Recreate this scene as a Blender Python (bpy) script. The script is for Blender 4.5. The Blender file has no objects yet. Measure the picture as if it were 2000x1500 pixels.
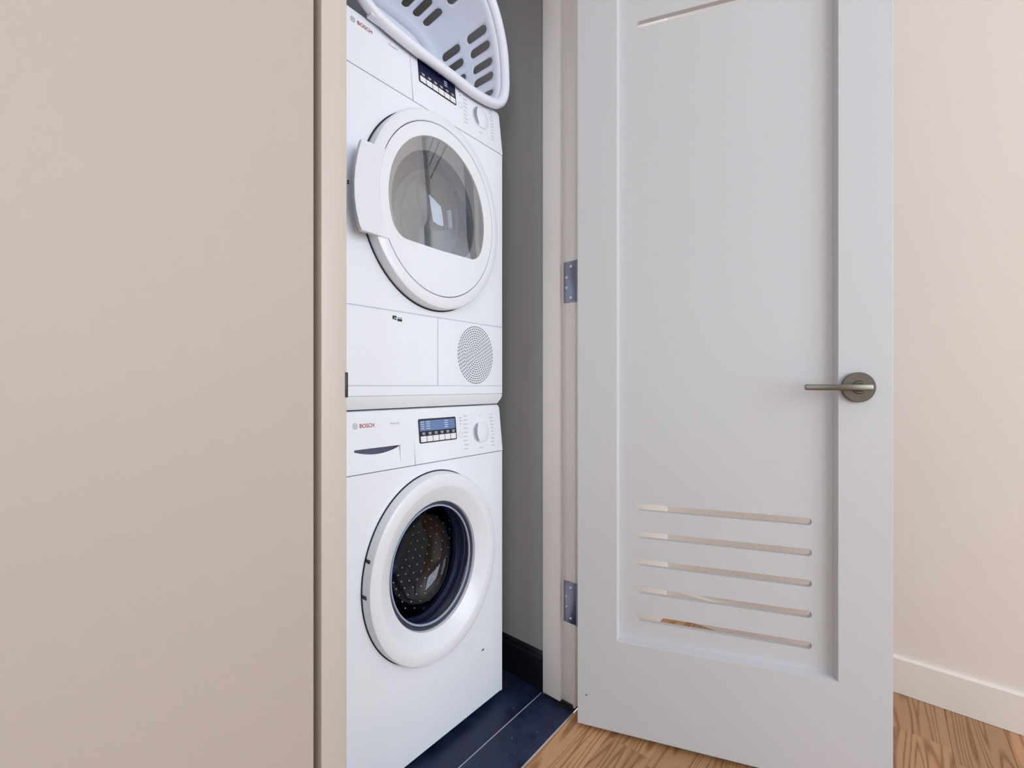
import bpy, bmesh, math, random
from mathutils import Vector, Matrix
from mathutils.geometry import delaunay_2d_cdt

random.seed(7)
scene = bpy.context.scene
COL = scene.collection

# ------------------------------------------------------------------ camera
# X runs along the closet wall, Y into the closet, Z up, floor at 0.
CAM_H = 0.98
FPX = 848.0
HEAD = math.atan2(715.0, 848.0)
cd = bpy.data.cameras.new('camera')
cam = bpy.data.objects.new('camera', cd)
COL.objects.link(cam)
cam.location = (0, 0, CAM_H)
cam.rotation_euler = (math.pi / 2, 0, HEAD - math.pi / 2)
cd.sensor_fit = 'HORIZONTAL'
cd.sensor_width = 36.0
cd.lens = FPX / 2000.0 * 36.0
cd.shift_y = 4.0 / 2000.0
cd.clip_start = 0.02
scene.camera = cam

# ------------------------------------------------------------------ world, lights, exposure
w = bpy.data.worlds.new('world')
scene.world = w
w.use_nodes = True
bg = w.node_tree.nodes['Background']
bg.inputs[0].default_value = (0.78, 0.88, 1.0, 1)
bg.inputs[1].default_value = 1.0

def area_light(name, loc, rot, sx, sy, power, col):
    l = bpy.data.lights.new(name, 'AREA')
    l.shape = 'RECTANGLE'
    l.size, l.size_y, l.energy, l.color = sx, sy, power, col
    o = bpy.data.objects.new(name, l)
    COL.objects.link(o)
    o.location, o.rotation_euler = loc, rot
    return o

# daylight entering through the tall window behind the camera
area_light('window_daylight', (0.375, -3.52, 1.55), (math.radians(90), 0, 0), 2.7, 2.3, 108, (0.82, 0.91, 1.0))
area_light('side_fill', (-2.62, -1.75, 1.55), (math.radians(90), 0, math.radians(-90)), 1.6, 2.2, 24, (0.70, 0.86, 1.0))  # added fill from the side, no such source known

scene.view_settings.view_transform = 'Standard'
scene.view_settings.look = 'None'
scene.view_settings.gamma = 1.0
scene.view_settings.use_curve_mapping = False
scene.view_settings.exposure = 0.0
try:
    scene.cycles.max_bounces = 10
    scene.cycles.diffuse_bounces = 6
    scene.cycles.glossy_bounces = 4
    scene.cycles.transparent_max_bounces = 8
    scene.cycles.caustics_reflective = False
    scene.cycles.caustics_refractive = False
    scene.cycles.use_denoising = True
    scene.cycles.use_adaptive_sampling = True
    scene.cycles.adaptive_threshold = 0.02
except Exception:
    pass

VS = 1.165          # upright ellipses: height / width of the round parts

# ------------------------------------------------------------------ materials
def mat(name, col, rough=0.5, metal=0.0, spec=0.5, coat=0.0, bump=None, mottle=None, ior=None):
    m = bpy.data.materials.new(name)
    m.use_nodes = True
    nt = m.node_tree
    b = nt.nodes['Principled BSDF']
    b.inputs['Base Color'].default_value = (*col, 1)
    b.inputs['Roughness'].default_value = rough
    b.inputs['Metallic'].default_value = metal
    b.inputs['Specular IOR Level'].default_value = spec
    b.inputs['Coat Weight'].default_value = coat
    b.inputs['Coat Roughness'].default_value = 0.05
    if ior:
        b.inputs['IOR'].default_value = ior
    tc = nt.nodes.new('ShaderNodeTexCoord')
    if mottle:
        n = nt.nodes.new('ShaderNodeTexNoise')
        n.inputs['Scale'].default_value = mottle[0]
        n.inputs['Detail'].default_value = 4
        nt.links.new(tc.outputs['Object'], n.inputs['Vector'])
        mx = nt.nodes.new('ShaderNodeMix')
        mx.data_type = 'RGBA'
        k = mottle[1]
        mx.inputs[6].default_value = (*[c * (1 - k) for c in col], 1)
        mx.inputs[7].default_value = (*[min(1, c * (1 + k)) for c in col], 1)
        nt.links.new(n.outputs['Fac'], mx.inputs[0])
        nt.links.new(mx.outputs[2], b.inputs['Base Color'])
    if bump:
        n = nt.nodes.new('ShaderNodeTexNoise')
        n.inputs['Scale'].default_value = bump[0]
        n.inputs['Detail'].default_value = 3
        nt.links.new(tc.outputs['Object'], n.inputs['Vector'])
        bp = nt.nodes.new('ShaderNodeBump')
        bp.inputs['Strength'].default_value = bump[1]
        bp.inputs['Distance'].default_value = 0.002
        nt.links.new(n.outputs['Fac'], bp.inputs['Height'])
        nt.links.new(bp.outputs['Normal'], b.inputs['Normal'])
    return m

def glass_mat(name, tint, refl=0.06, rough=0.02):
    """thin pane: see-through with a tint, plus mirror reflection rising at grazing angles"""
    m = bpy.data.materials.new(name)
    m.use_nodes = True
    nt = m.node_tree
    nt.nodes.clear()
    out = nt.nodes.new('ShaderNodeOutputMaterial')
    tr = nt.nodes.new('ShaderNodeBsdfTransparent')
    tr.inputs[0].default_value = (*tint, 1)
    gl = nt.nodes.new('ShaderNodeBsdfGlossy')
    gl.inputs['Color'].default_value = (0.92, 0.96, 1.0, 1)
    gl.inputs['Roughness'].default_value = rough
    lw = nt.nodes.new('ShaderNodeLayerWeight')       # Schlick reflection, the same from both sides
    lw.inputs['Blend'].default_value = 0.5
    pw = nt.nodes.new('ShaderNodeMath'); pw.operation = 'POWER'
    nt.links.new(lw.outputs['Facing'], pw.inputs[0]); pw.inputs[1].default_value = 5.0
    ma = nt.nodes.new('ShaderNodeMath'); ma.operation = 'MULTIPLY_ADD'
    nt.links.new(pw.outputs[0], ma.inputs[0]); ma.inputs[1].default_value = 1.0 - refl; ma.inputs[2].default_value = refl
    mx = nt.nodes.new('ShaderNodeMixShader')
    nt.links.new(ma.outputs[0], mx.inputs[0])
    nt.links.new(tr.outputs[0], mx.inputs[1])
    nt.links.new(gl.outputs[0], mx.inputs[2])
    nt.links.new(mx.outputs[0], out.inputs[0])
    return m

def wood_mat(name):
    m = bpy.data.materials.new(name)
    m.use_nodes = True
    nt = m.node_tree
    b = nt.nodes['Principled BSDF']
    b.inputs['Roughness'].default_value = 0.38
    geo = nt.nodes.new('ShaderNodeNewGeometry')
    oi = nt.nodes.new('ShaderNodeObjectInfo')
    # shift the pattern by plank
    sc = nt.nodes.new('ShaderNodeVectorMath'); sc.operation = 'SCALE'
    cmb = nt.nodes.new('ShaderNodeCombineXYZ')
    for i in range(3):
        nt.links.new(oi.outputs['Random'], cmb.inputs[i])
    nt.links.new(cmb.outputs[0], sc.inputs[0]); sc.inputs['Scale'].default_value = 17.3
    add = nt.nodes.new('ShaderNodeVectorMath'); add.operation = 'ADD'
    nt.links.new(geo.outputs['Position'], add.inputs[0])
    nt.links.new(sc.outputs[0], add.inputs[1])
    mp = nt.nodes.new('ShaderNodeMapping')
    mp.inputs['Scale'].default_value = (0.42, 7.0, 1.0)
    nt.links.new(add.outputs[0], mp.inputs['Vector'])
    n1 = nt.nodes.new('ShaderNodeTexNoise')
    n1.inputs['Scale'].default_value = 2.2
    n1.inputs['Detail'].default_value = 1.2
    n1.inputs['Distortion'].default_value = 0.3
    nt.links.new(mp.outputs[0], n1.inputs['Vector'])
    mul = nt.nodes.new('ShaderNodeMath'); mul.operation = 'MULTIPLY'
    nt.links.new(n1.outputs['Fac'], mul.inputs[0]); mul.inputs[1].default_value = 88.0
    sn = nt.nodes.new('ShaderNodeMath'); sn.operation = 'SINE'
    nt.links.new(mul.outputs[0], sn.inputs[0])
    # fine pores
    mp2 = nt.nodes.new('ShaderNodeMapping')
    mp2.inputs['Scale'].default_value = (14.0, 330.0, 1.0)
    nt.links.new(add.outputs[0], mp2.inputs['Vector'])
    n2 = nt.nodes.new('ShaderNodeTexNoise')
    n2.inputs['Scale'].default_value = 1.0
    n2.inputs['Detail'].default_value = 3
    nt.links.new(mp2.outputs[0], n2.inputs['Vector'])
    cr = nt.nodes.new('ShaderNodeValToRGB')
    cr.color_ramp.elements[0].position = 0.0
    cr.color_ramp.elements[0].color = (0.11, 0.045, 0.016, 1)
    cr.color_ramp.elements[1].position = 1.0
    cr.color_ramp.elements[1].color = (0.52, 0.30, 0.155, 1)
    e = cr.color_ramp.elements.new(0.42); e.color = (0.40, 0.205, 0.092, 1)
    mr = nt.nodes.new('ShaderNodeMapRange')
    mr.inputs[1].default_value = -1.05; mr.inputs[2].default_value = 0.1
    nt.links.new(sn.outputs[0], mr.inputs[0])
    mixf = nt.nodes.new('ShaderNodeMix')
    mixf.data_type = 'FLOAT'
    mixf.inputs[0].default_value = 0.42
    nt.links.new(mr.outputs[0], mixf.inputs[2])
    nt.links.new(n2.outputs['Fac'], mixf.inputs[3])
    nt.links.new(mixf.outputs[0], cr.inputs[0])
    hs = nt.nodes.new('ShaderNodeHueSaturation')
    vr = nt.nodes.new('ShaderNodeMapRange')
    vr.inputs[3].default_value = 0.85; vr.inputs[4].default_value = 1.35
    nt.links.new(oi.outputs['Random'], vr.inputs[0])
    nt.links.new(vr.outputs[0], hs.inputs['Value'])
    nt.links.new(cr.outputs[0], hs.inputs['Color'])
    nt.links.new(hs.outputs[0], b.inputs['Base Color'])
    bp = nt.nodes.new('ShaderNodeBump')
    bp.inputs['Strength'].default_value = 0.15
    bp.inputs['Distance'].default_value = 0.0006
    nt.links.new(n2.outputs['Fac'], bp.inputs['Height'])
    nt.links.new(bp.outputs['Normal'], b.inputs['Normal'])
    return m

def stone_mat(name):
    m = bpy.data.materials.new(name)
    m.use_nodes = True
    nt = m.node_tree
    b = nt.nodes['Principled BSDF']
    b.inputs['Roughness'].default_value = 0.32
    tc = nt.nodes.new('ShaderNodeTexCoord')
    n = nt.nodes.new('ShaderNodeTexNoise')
    n.inputs['Scale'].default_value = 14
    n.inputs['Detail'].default_value = 8
    n.inputs['Roughness'].default_value = 0.7
    nt.links.new(tc.outputs['Object'], n.inputs['Vector'])
    cr = nt.nodes.new('ShaderNodeValToRGB')
    cr.color_ramp.elements[0].position = 0.35
    cr.color_ramp.elements[0].color = (0.004, 0.008, 0.028, 1)
    cr.color_ramp.elements[1].position = 0.75
    cr.color_ramp.elements[1].color = (0.022, 0.040, 0.105, 1)
    nt.links.new(n.outputs['Fac'], cr.inputs[0])
    v = nt.nodes.new('ShaderNodeTexNoise')       # pale dust specks
    v.inputs['Scale'].default_value = 95
    v.inputs['Detail'].default_value = 1
    nt.links.new(tc.outputs['Object'], v.inputs['Vector'])
    c2 = nt.nodes.new('ShaderNodeValToRGB')
    c2.color_ramp.elements[0].position = 0.76
    c2.color_ramp.elements[0].color = (0, 0, 0, 1)
    c2.color_ramp.elements[1].position = 0.80
    c2.color_ramp.elements[1].color = (1, 1, 1, 1)
    nt.links.new(v.outputs['Fac'], c2.inputs[0])
    mx = nt.nodes.new('ShaderNodeMix'); mx.data_type = 'RGBA'
    nt.links.new(c2.outputs[0], mx.inputs[0])
    nt.links.new(cr.outputs[0], mx.inputs[6])
    mx.inputs[7].default_value = (0.22, 0.25, 0.32, 1)
    nt.links.new(mx.outputs[2], b.inputs['Base Color'])
    nt.links.new(n.outputs['Fac'], b.inputs['Roughness'])
    return m

M = {}
M['wall'] = mat('wall_paint', (0.495, 0.438, 0.386), 0.55, bump=(220, 0.06), mottle=(1.6, 0.02))  # one wall paint in two tones; darkened here to balance its light
M['wall_r'] = mat('wall_paint_lightened', (0.86, 0.80, 0.75), 0.55, bump=(220, 0.06), mottle=(1.6, 0.02))  # same paint lightened, standing in for more light on these walls
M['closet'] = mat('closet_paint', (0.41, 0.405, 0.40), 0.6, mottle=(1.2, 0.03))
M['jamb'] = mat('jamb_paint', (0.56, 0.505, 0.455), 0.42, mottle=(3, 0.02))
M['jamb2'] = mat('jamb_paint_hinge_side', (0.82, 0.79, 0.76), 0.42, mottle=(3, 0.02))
M['door'] = mat('door_paint', (0.60, 0.615, 0.64), 0.42, bump=(160, 0.03), mottle=(1.3, 0.015))
M['base'] = mat('baseboard_paint', (0.89, 0.85, 0.81), 0.4, mottle=(9, 0.03))
M['ceil'] = mat('ceiling_paint', (0.88, 0.87, 0.86), 0.7, mottle=(2, 0.02))
M['enamel'] = mat('white_enamel', (0.81, 0.855, 0.915), 0.20, coat=0.25, mottle=(2, 0.005))
M['plastic'] = mat('white_plastic', (0.81, 0.855, 0.915), 0.28, coat=0.15, mottle=(2, 0.005))
M['ring'] = mat('door_ring_plastic', (0.78, 0.815, 0.865), 0.26, coat=0.15, mottle=(2, 0.005))
M['basket'] = mat('basket_plastic', (0.80, 0.84, 0.93), 0.33, mottle=(3, 0.01))
M['gap'] = mat('shadow_gap_black', (0.012, 0.012, 0.014), 0.6, mottle=(5, 0.1))
M['black'] = mat('gloss_black', (0.008, 0.008, 0.014), 0.15, mottle=(5, 0.1))
M['rubber'] = mat('gasket_rubber', (0.035, 0.045, 0.07), 0.35, mottle=(5, 0.1))
M['drumw'] = mat('washer_drum_steel', (0.028, 0.032, 0.055), 0.3, metal=1.0, mottle=(8, 0.2))
M['dimple'] = mat('drum_dimple_steel', (0.85, 0.88, 0.97), 0.22, metal=0.75, mottle=(8, 0.1))
M['drumd'] = mat('dryer_drum_steel', (0.34, 0.36, 0.41), 0.28, metal=1.0, mottle=(8, 0.2))
M['lcd'] = mat('lcd_blue_grey', (0.13, 0.22, 0.42), 0.2, mottle=(20, 0.1))
M['lcd_dark'] = mat('lcd_dark_blue', (0.006, 0.010, 0.045), 0.12, mottle=(20, 0.1))
M['button'] = mat('button_white', (0.82, 0.83, 0.86), 0.3, mottle=(20, 0.02))
M['lcdtext'] = mat('lcd_text', (0.55, 0.62, 0.78), 0.4, mottle=(20, 0.02))
M['red'] = mat('logo_red', (0.33, 0.012, 0.02), 0.4, mottle=(20, 0.02))
M['grey'] = mat('print_grey', (0.36, 0.37, 0.40), 0.45, mottle=(20, 0.02))
M['lgrey'] = mat('print_light_grey', (0.50, 0.52, 0.56), 0.45, mottle=(20, 0.02))
M['silver'] = mat('knob_silver', (0.42, 0.44, 0.50), 0.3, metal=0.6, mottle=(20, 0.02))
M['hole'] = mat('vent_hole_grey', (0.11, 0.115, 0.13), 0.6, mottle=(20, 0.02))
M['nickel'] = mat('satin_nickel', (0.17, 0.155, 0.13), 0.28, metal=1.0, mottle=(30, 0.05))
M['steel'] = mat('hinge_steel', (0.27, 0.30, 0.37), 0.3, metal=1.0, mottle=(30, 0.05))
M['screw'] = mat('screw_steel', (0.72, 0.76, 0.84), 0.3, metal=1.0, mottle=(30, 0.05))
M['strike'] = mat('strike_black', (0.012, 0.010, 0.009), 0.4, mottle=(30, 0.1))
M['stone'] = stone_mat('black_stone')
M['blackbase'] = mat('black_baseboard', (0.008, 0.009, 0.013), 0.3, mottle=(4, 0.2))
M['reveal_shade'] = mat('reveal_shade_brown', (0.15, 0.095, 0.055), 0.7, bump=(60, 0.2), mottle=(12, 0.2))  # dark brown puts the groove's shade into the colour
M['grout'] = mat('grout_pale', (0.42, 0.45, 0.52), 0.8, bump=(80, 0.3), mottle=(30, 0.2))
M['wood'] = wood_mat('oak_planks')
M['glass_d'] = glass_mat('dryer_glass', (0.93, 0.94, 0.96), 0.30)
M['glass_b'] = glass_mat('dryer_bowl_glass', (0.55, 0.60, 0.68), 0.16)
M['glass_w'] = glass_mat('washer_glass', (0.62, 0.67, 0.86), 0.042)

# ------------------------------------------------------------------ helpers
def finish(me, smooth=None):
    if smooth is not None:
        me.shade_smooth()
        me.set_sharp_from_angle(angle=math.radians(smooth))

def link(name, me, m, parent=None):
    o = bpy.data.objects.new(name, me)
    if m:
        me.materials.clear(); me.materials.append(m)
    COL.objects.link(o)
    if parent:
        o.parent = parent
    return o

def obj(name, bm, m, parent=None, smooth=None):
    bmesh.ops.recalc_face_normals(bm, faces=bm.faces[:])
    me = bpy.data.meshes.new(name)
    bm.to_mesh(me); bm.free()
    finish(me, smooth)
    return link(name, me, m, parent)

def empty(name, loc=(0, 0, 0)):
    o = bpy.data.objects.new(name, None)
    COL.objects.link(o)
    o.location = loc
    o.empty_display_size = 0.1
    return o

def tag(o, label, cat=None, group=None, kind=None):
    o['label'] = label
    if cat: o['category'] = cat
    if group: o['group'] = group
    if kind: o['kind'] = kind
    return o

def box(bm, x0, x1, y0, y1, z0, z1, bev=0.0, seg=2):
    vs = [bm.verts.new(p) for p in ((x0, y0, z0), (x1, y0, z0), (x1, y1, z0), (x0, y1, z0),
                                    (x0, y0, z1), (x1, y0, z1), (x1, y1, z1), (x0, y1, z1))]
    fs = [bm.faces.new([vs[i] for i in q]) for q in
          ((0, 3, 2, 1), (4, 5, 6, 7), (0, 1, 5, 4), (1, 2, 6, 5), (2, 3, 7, 6), (3, 0, 4, 7))]
    if bev:
        es = list({e for f in fs for e in f.edges})
        bmesh.ops.bevel(bm, geom=es, offset=bev, segments=seg, profile=0.5, affect='EDGES')
    return bm

def boxo(name, x0, x1, y0, y1, z0, z1, m, parent=None, bev=0.0, seg=2):
    return obj(name, box(bmesh.new(), x0, x1, y0, y1, z0, z1, bev, seg), m, parent, 40 if bev else None)

def lathe(profile, xc, zc, n=96, zs=VS, a0=0.0, a1=None, cap_last=False):
    """profile of (radius, y) turned about the Y axis through (xc, zc)"""
    bm = bmesh.new()
    full = a1 is None
    cnt = n if full else n + 1
    rings = []
    for r, y in profile:
        ring = []
        for i in range(cnt):
            a = a0 + (2 * math.pi if full else (a1 - a0)) * i / n
            ring.append(bm.verts.new((xc + r * math.cos(a), y, zc + r * zs * math.sin(a))))
        rings.append(ring)
    for k in range(len(rings) - 1):
        for i in range(n):
            j = (i + 1) % cnt
            bm.faces.new((rings[k][i], rings[k][j], rings[k + 1][j], rings[k + 1][i]))
    if cap_last:
        bm.faces.new(rings[-1])
    return bm

def circle_pts(xc, zc, r, n=64, zs=VS, a0=0.0, a1=2 * math.pi, closed=True):
    k = n if closed else n + 1
    return [(xc + r * math.cos(a0 + (a1 - a0) * i / n), zc + r * zs * math.sin(a0 + (a1 - a0) * i / n)) for i in range(k)]

def rrect(x0, x1, z0, z1, r, n=5, zs=1.0):
    p = []
    for cx, cz, a in ((x1 - r, z1 - r * zs, 0), (x0 + r, z1 - r * zs, 90), (x0 + r, z0 + r * zs, 180), (x1 - r, z0 + r * zs, 270)):
        for i in range(n + 1):
            t = math.radians(a + 90 * i / n)
            p.append((cx + r * math.cos(t), cz + r * zs * math.sin(t)))
    return p

def inside(p, poly):
    c = False
    j = len(poly) - 1
    for i in range(len(poly)):
        xi, yi = poly[i]; xj, yj = poly[j]
        if (yi > p[1]) != (yj > p[1]) and p[0] < (xj - xi) * (p[1] - yi) / (yj - yi) + xi:
            c = not c
        j = i
    return c

def cdt(outer, holes, extra=()):
    vs, es = [], []
    for loop in [outer] + list(holes):
        s = len(vs)
        vs += [Vector(p) for p in loop]
        es += [(s + i, s + (i + 1) % len(loop)) for i in range(len(loop))]
    vs += [Vector(p) for p in extra]
    r = delaunay_2d_cdt(vs, es, [], 1, 1e-6)
    bb = [(min(p[0] for p in h), max(p[0] for p in h), min(p[1] for p in h), max(p[1] for p in h)) for h in holes]
    keep = []
    for t in r[2]:
        c = (r[0][t[0]] + r[0][t[1]] + r[0][t[2]]) / 3
        if not inside(c, outer):
            continue
        if any(q[0] < c.x < q[1] and q[2] < c.y < q[3] and inside(c, h) for h, q in zip(holes, bb)):
            continue
        keep.append(t)
    return r[0], keep

def plate_bm(outer, holes, thick, fmap):
    """solid plate with holes. fmap(x, z, depth) -> 3D, depth 0 = front, thick = back"""
    bm = bmesh.new()
    v2, tris = cdt(outer, holes)
    f = [bm.verts.new(fmap(p[0], p[1], 0.0)) for p in v2]
    b = [bm.verts.new(fmap(p[0], p[1], thick)) for p in v2]
    cnt = {}
    for t in tris:
        bm.faces.new([f[i] for i in t])
        bm.faces.new([b[i] for i in reversed(t)])
        for i in range(len(t)):
            e = (t[i], t[(i + 1) % len(t)])
            cnt[e] = 1
    for (i, j) in list(cnt):
        if (j, i) not in cnt:
            bm.faces.new((f[j], f[i], b[i], b[j]))
    return bm

def plate(name, outer, holes, thick, fmap, m, parent=None, smooth=30, bev=0.0):
    bm = plate_bm(outer, holes, thick, fmap)
    if bev:
        bmesh.ops.dissolve_limit(bm, angle_limit=0.001, verts=bm.verts[:], edges=bm.edges[:])
    o = obj(name, bm, m, parent, smooth)
    if bev:
        md = o.modifiers.new('bevel', 'BEVEL')
        md.width = bev; md.segments = 2; md.limit_method = 'ANGLE'; md.angle_limit = math.radians(60)
    return o

def flat(y):
    return lambda x, z, d: (x, y + d, z)

def text_mesh(body, width, height, bold=0.0):
    """flat lettering in X-Z, lower left at the origin, fitted to width and height"""
    c = bpy.data.curves.new('lettering', 'FONT')
    c.body = body
    c.size = 1.0
    c.offset = bold
    c.resolution_u = 3
    o = bpy.data.objects.new('lettering', c)
    COL.objects.link(o)
    bpy.context.view_layer.update()
    me = bpy.data.meshes.new_from_object(o.evaluated_get(bpy.context.evaluated_depsgraph_get()))
    bpy.data.objects.remove(o)
    bpy.data.curves.remove(c)
    xs = [v.co.x for v in me.vertices]; ys = [v.co.y for v in me.vertices]
    sx = width / (max(xs) - min(xs)); sy = height / (max(ys) - min(ys))
    x0, y0 = min(xs), min(ys)
    for v in me.vertices:
        v.co = Vector(((v.co.x - x0) * sx, 0.0, (v.co.y - y0) * sy))
    return me

def print_text(name, body, x, z, wd, ht, fmap, m, parent, bold=0.0, lift=0.0004):
    me = text_mesh(body, wd, ht, bold)
    for v in me.vertices:
        v.co = Vector(fmap(x + v.co.x, z + v.co.z, -lift))
    me.update()
    return link(name, me, m, parent)

def bars(name, rects, fmap, m, parent, lift=0.0004):
    """flat printed marks"""
    bm = bmesh.new()
    for x0, x1, z0, z1 in rects:
        bm.faces.new([bm.verts.new(fmap(*p, -lift)) for p in ((x0, z0), (x1, z0), (x1, z1), (x0, z1))])
    o = obj(name, bm, m, parent)
    if len(rects) > 2:
        o['kind'] = 'stuff'
    return o

def tube(path, r, closed=False, n=10, ry=None):
    """round tube along a list of points"""
    bm = bmesh.new()
    P = [Vector(p) for p in path]
    rings = []
    N = len(P)
    for i, p in enumerate(P):
        a = P[(i - 1) % N] if closed or i > 0 else p
        b = P[(i + 1) % N] if closed or i < N - 1 else p
        t = (b - a).normalized()
        up = Vector((0, 0, 1)) if abs(t.z) < 0.95 else Vector((0, 1, 0))
        u = t.cross(up).normalized(); v = t.cross(u).normalized()
        rings.append([bm.verts.new(p + u * (r * math.cos(2 * math.pi * k / n)) + v * (r * math.sin(2 * math.pi * k / n))) for k in range(n)])
    for i in range(N if closed else N - 1):
        A, B = rings[i], rings[(i + 1) % N]
        for k in range(n):
            bm.faces.new((A[k], A[(k + 1) % n], B[(k + 1) % n], B[k]))
    if not closed:
        bm.faces.new(rings[0]); bm.faces.new(rings[-1])
    return bm

# ------------------------------------------------------------------ the room
WY = 0.694          # room face of the closet wall
ROOM_R = 1.8645     # right-hand wall
ROOM_L, ROOM_B, ROOM_H = -2.45, -3.35, 2.98
OPEN_H = 2.485
CL_R, CL_L, CL_B = 1.142, 0.36, 1.62

def struct(o, label, cat):
    return tag(o, label, cat, kind='structure')

# closet wall left of the opening
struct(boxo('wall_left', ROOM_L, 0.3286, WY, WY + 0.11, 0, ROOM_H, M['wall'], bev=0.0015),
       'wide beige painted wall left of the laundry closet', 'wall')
bm = bmesh.new()
box(bm, 1.1435, ROOM_R, WY, WY + 0.11, 0, ROOM_H)
struct(obj('wall_front', bm, M['wall_r']), 'beige wall strip behind the open white door', 'wall')
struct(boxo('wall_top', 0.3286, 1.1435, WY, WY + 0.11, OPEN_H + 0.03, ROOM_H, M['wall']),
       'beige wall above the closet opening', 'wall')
struct(boxo('wall_right', ROOM_R, ROOM_R + 0.12, ROOM_B, WY + 0.11, 0, ROOM_H, M['wall_r']),
       'lightened beige wall on the right beside the open door', 'wall')
# wall behind the camera with its window opening
plate_o = plate('wall_back', [(ROOM_L, 0), (ROOM_R, 0), (ROOM_R, ROOM_H), (ROOM_L, ROOM_H)],
                [[(-1.0, 0.45), (1.75, 0.45), (1.75, 2.65), (-1.0, 2.65)]], 0.14,
                lambda x, z, d: (x, ROOM_B - d, z), M['wall_r'], smooth=None)
struct(plate_o, 'wall behind the viewer with a tall window', 'wall')
plate_o = plate('wall_side', [(ROOM_B, 0), (WY + 0.11, 0), (WY + 0.11, ROOM_H), (ROOM_B, ROOM_H)],
                [[(-2.5, 0.45), (-1.0, 0.45), (-1.0, 2.6), (-2.5, 2.6)]], 0.14,
                lambda y, z, d: (ROOM_L - d, y, z), M['wall_r'], smooth=None)
struct(plate_o, 'far side wall of the room with an added opening for the fill light', 'wall')
bm = bmesh.new()
for x in (-1.0, -0.1, 0.80, 1.71):
    box(bm, x, x + 0.04, ROOM_B - 0.09, ROOM_B - 0.04, 0.45, 2.65)
box(bm, -1.0, 1.75, ROOM_B - 0.09, ROOM_B - 0.04, 0.45, 0.49)
box(bm, -1.0, 1.75, ROOM_B - 0.09, ROOM_B - 0.04, 2.61, 2.65)
struct(obj('window_1', bm, M['strike']), 'dark framed window behind the viewer', 'window')
bm = bmesh.new()
for y in (-2.5, -1.77, -1.04):
    box(bm, ROOM_L - 0.09, ROOM_L - 0.04, y, y + 0.04, 0.45, 2.6)
box(bm, ROOM_L - 0.09, ROOM_L - 0.04, -2.5, -1.0, 0.45, 0.49)
box(bm, ROOM_L - 0.09, ROOM_L - 0.04, -2.5, -1.0, 2.56, 2.6)
struct(obj('fill_window', bm, M['strike']), 'dark framed side window added for the fill light', 'window')  # unseen window made up to carry the side fill
struct(boxo('ceiling', ROOM_L, ROOM_R, ROOM_B, WY, ROOM_H, ROOM_H + 0.1, M['ceil']), 'white ceiling of the room', 'ceiling')

# closet shell
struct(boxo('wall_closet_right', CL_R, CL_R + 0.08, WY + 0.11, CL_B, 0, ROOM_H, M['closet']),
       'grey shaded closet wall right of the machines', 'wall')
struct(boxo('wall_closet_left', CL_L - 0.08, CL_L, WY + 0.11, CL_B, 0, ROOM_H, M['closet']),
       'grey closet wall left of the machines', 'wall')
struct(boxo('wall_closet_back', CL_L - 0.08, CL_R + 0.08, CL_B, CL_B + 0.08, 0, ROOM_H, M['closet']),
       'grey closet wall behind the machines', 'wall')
struct(boxo('ceiling_closet', CL_L, CL_R, WY + 0.11, CL_B, ROOM_H - 0.2, ROOM_H - 0.1, M['ceil']),
       'white ceiling inside the closet', 'ceiling')

# ------------------------------------------------------------------ floors
fl = boxo('floor', ROOM_L, ROOM_R, ROOM_B, 0.698, -0.06, -0.004, M['wood'])
struct(fl, 'brown oak plank floor of the room', 'floor')
edges = [0.6975, 0.5795, 0.4575, 0.3355, 0.2135, 0.0915, -0.0305, -0.1525, -0.2745, -0.3965, -0.5185, -0.6405, -0.7625, -0.8845]
starts = {1: 1.105, 5: 1.665, 6: 1.665}
shared = {}
def plank(x0, x1, y0, y1):
    L, W = x1 - x0 - 0.0005, y1 - y0 - 0.0005
    key = (round(L, 3), round(W, 4))
    if key not in shared:
        b2 = bmesh.new()
        c = 0.0006
        vs = []
        for z, k in ((-0.006, 0), (-c, 0), (0.0, c)):
            vs.append([b2.verts.new((sx * (L / 2 - k), sy * (W / 2 - k), z)) for sx, sy in ((-1, -1), (1, -1), (1, 1), (-1, 1))])
        for a, b in ((0, 1), (1, 2)):
            for i in range(4):
                b2.faces.new((vs[a][i], vs[a][(i + 1) % 4], vs[b][(i + 1) % 4], vs[b][i]))
        b2.faces.new(vs[2]); b2.faces.new(list(reversed(vs[0])))
        me = bpy.data.meshes.new('plank')
        b2.to_mesh(me); b2.free()
        me.materials.append(M['wood'])
        shared[key] = me
    o = bpy.data.objects.new('plank', shared[key])
    COL.objects.link(o)
    o.parent = fl
    o.location = ((x0 + x1) / 2, (y0 + y1) / 2, 0)
PLK = 0.92
for i in range(len(edges) - 1):
    y1, y0 = edges[i], edges[i + 1]
    j = starts.get(i, 1.86 - random.choice((0.25, 0.42, 0.6, 0.78)) )
    xs = [j]
    while xs[-1] < ROOM_R: xs.append(xs[-1] + PLK)
    while xs[0] > -1.0: xs.insert(0, xs[0] - PLK)
    for a, b in zip(xs[:-1], xs[1:]):
        plank(a, min(b, ROOM_R - 0.001), y0, y1)

cf = boxo('floor_closet', CL_L, CL_R, 0.8185, CL_B, -0.06, 0.0, M['stone'])
struct(cf, 'black stone floor inside the closet under the washer', 'floor')
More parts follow.
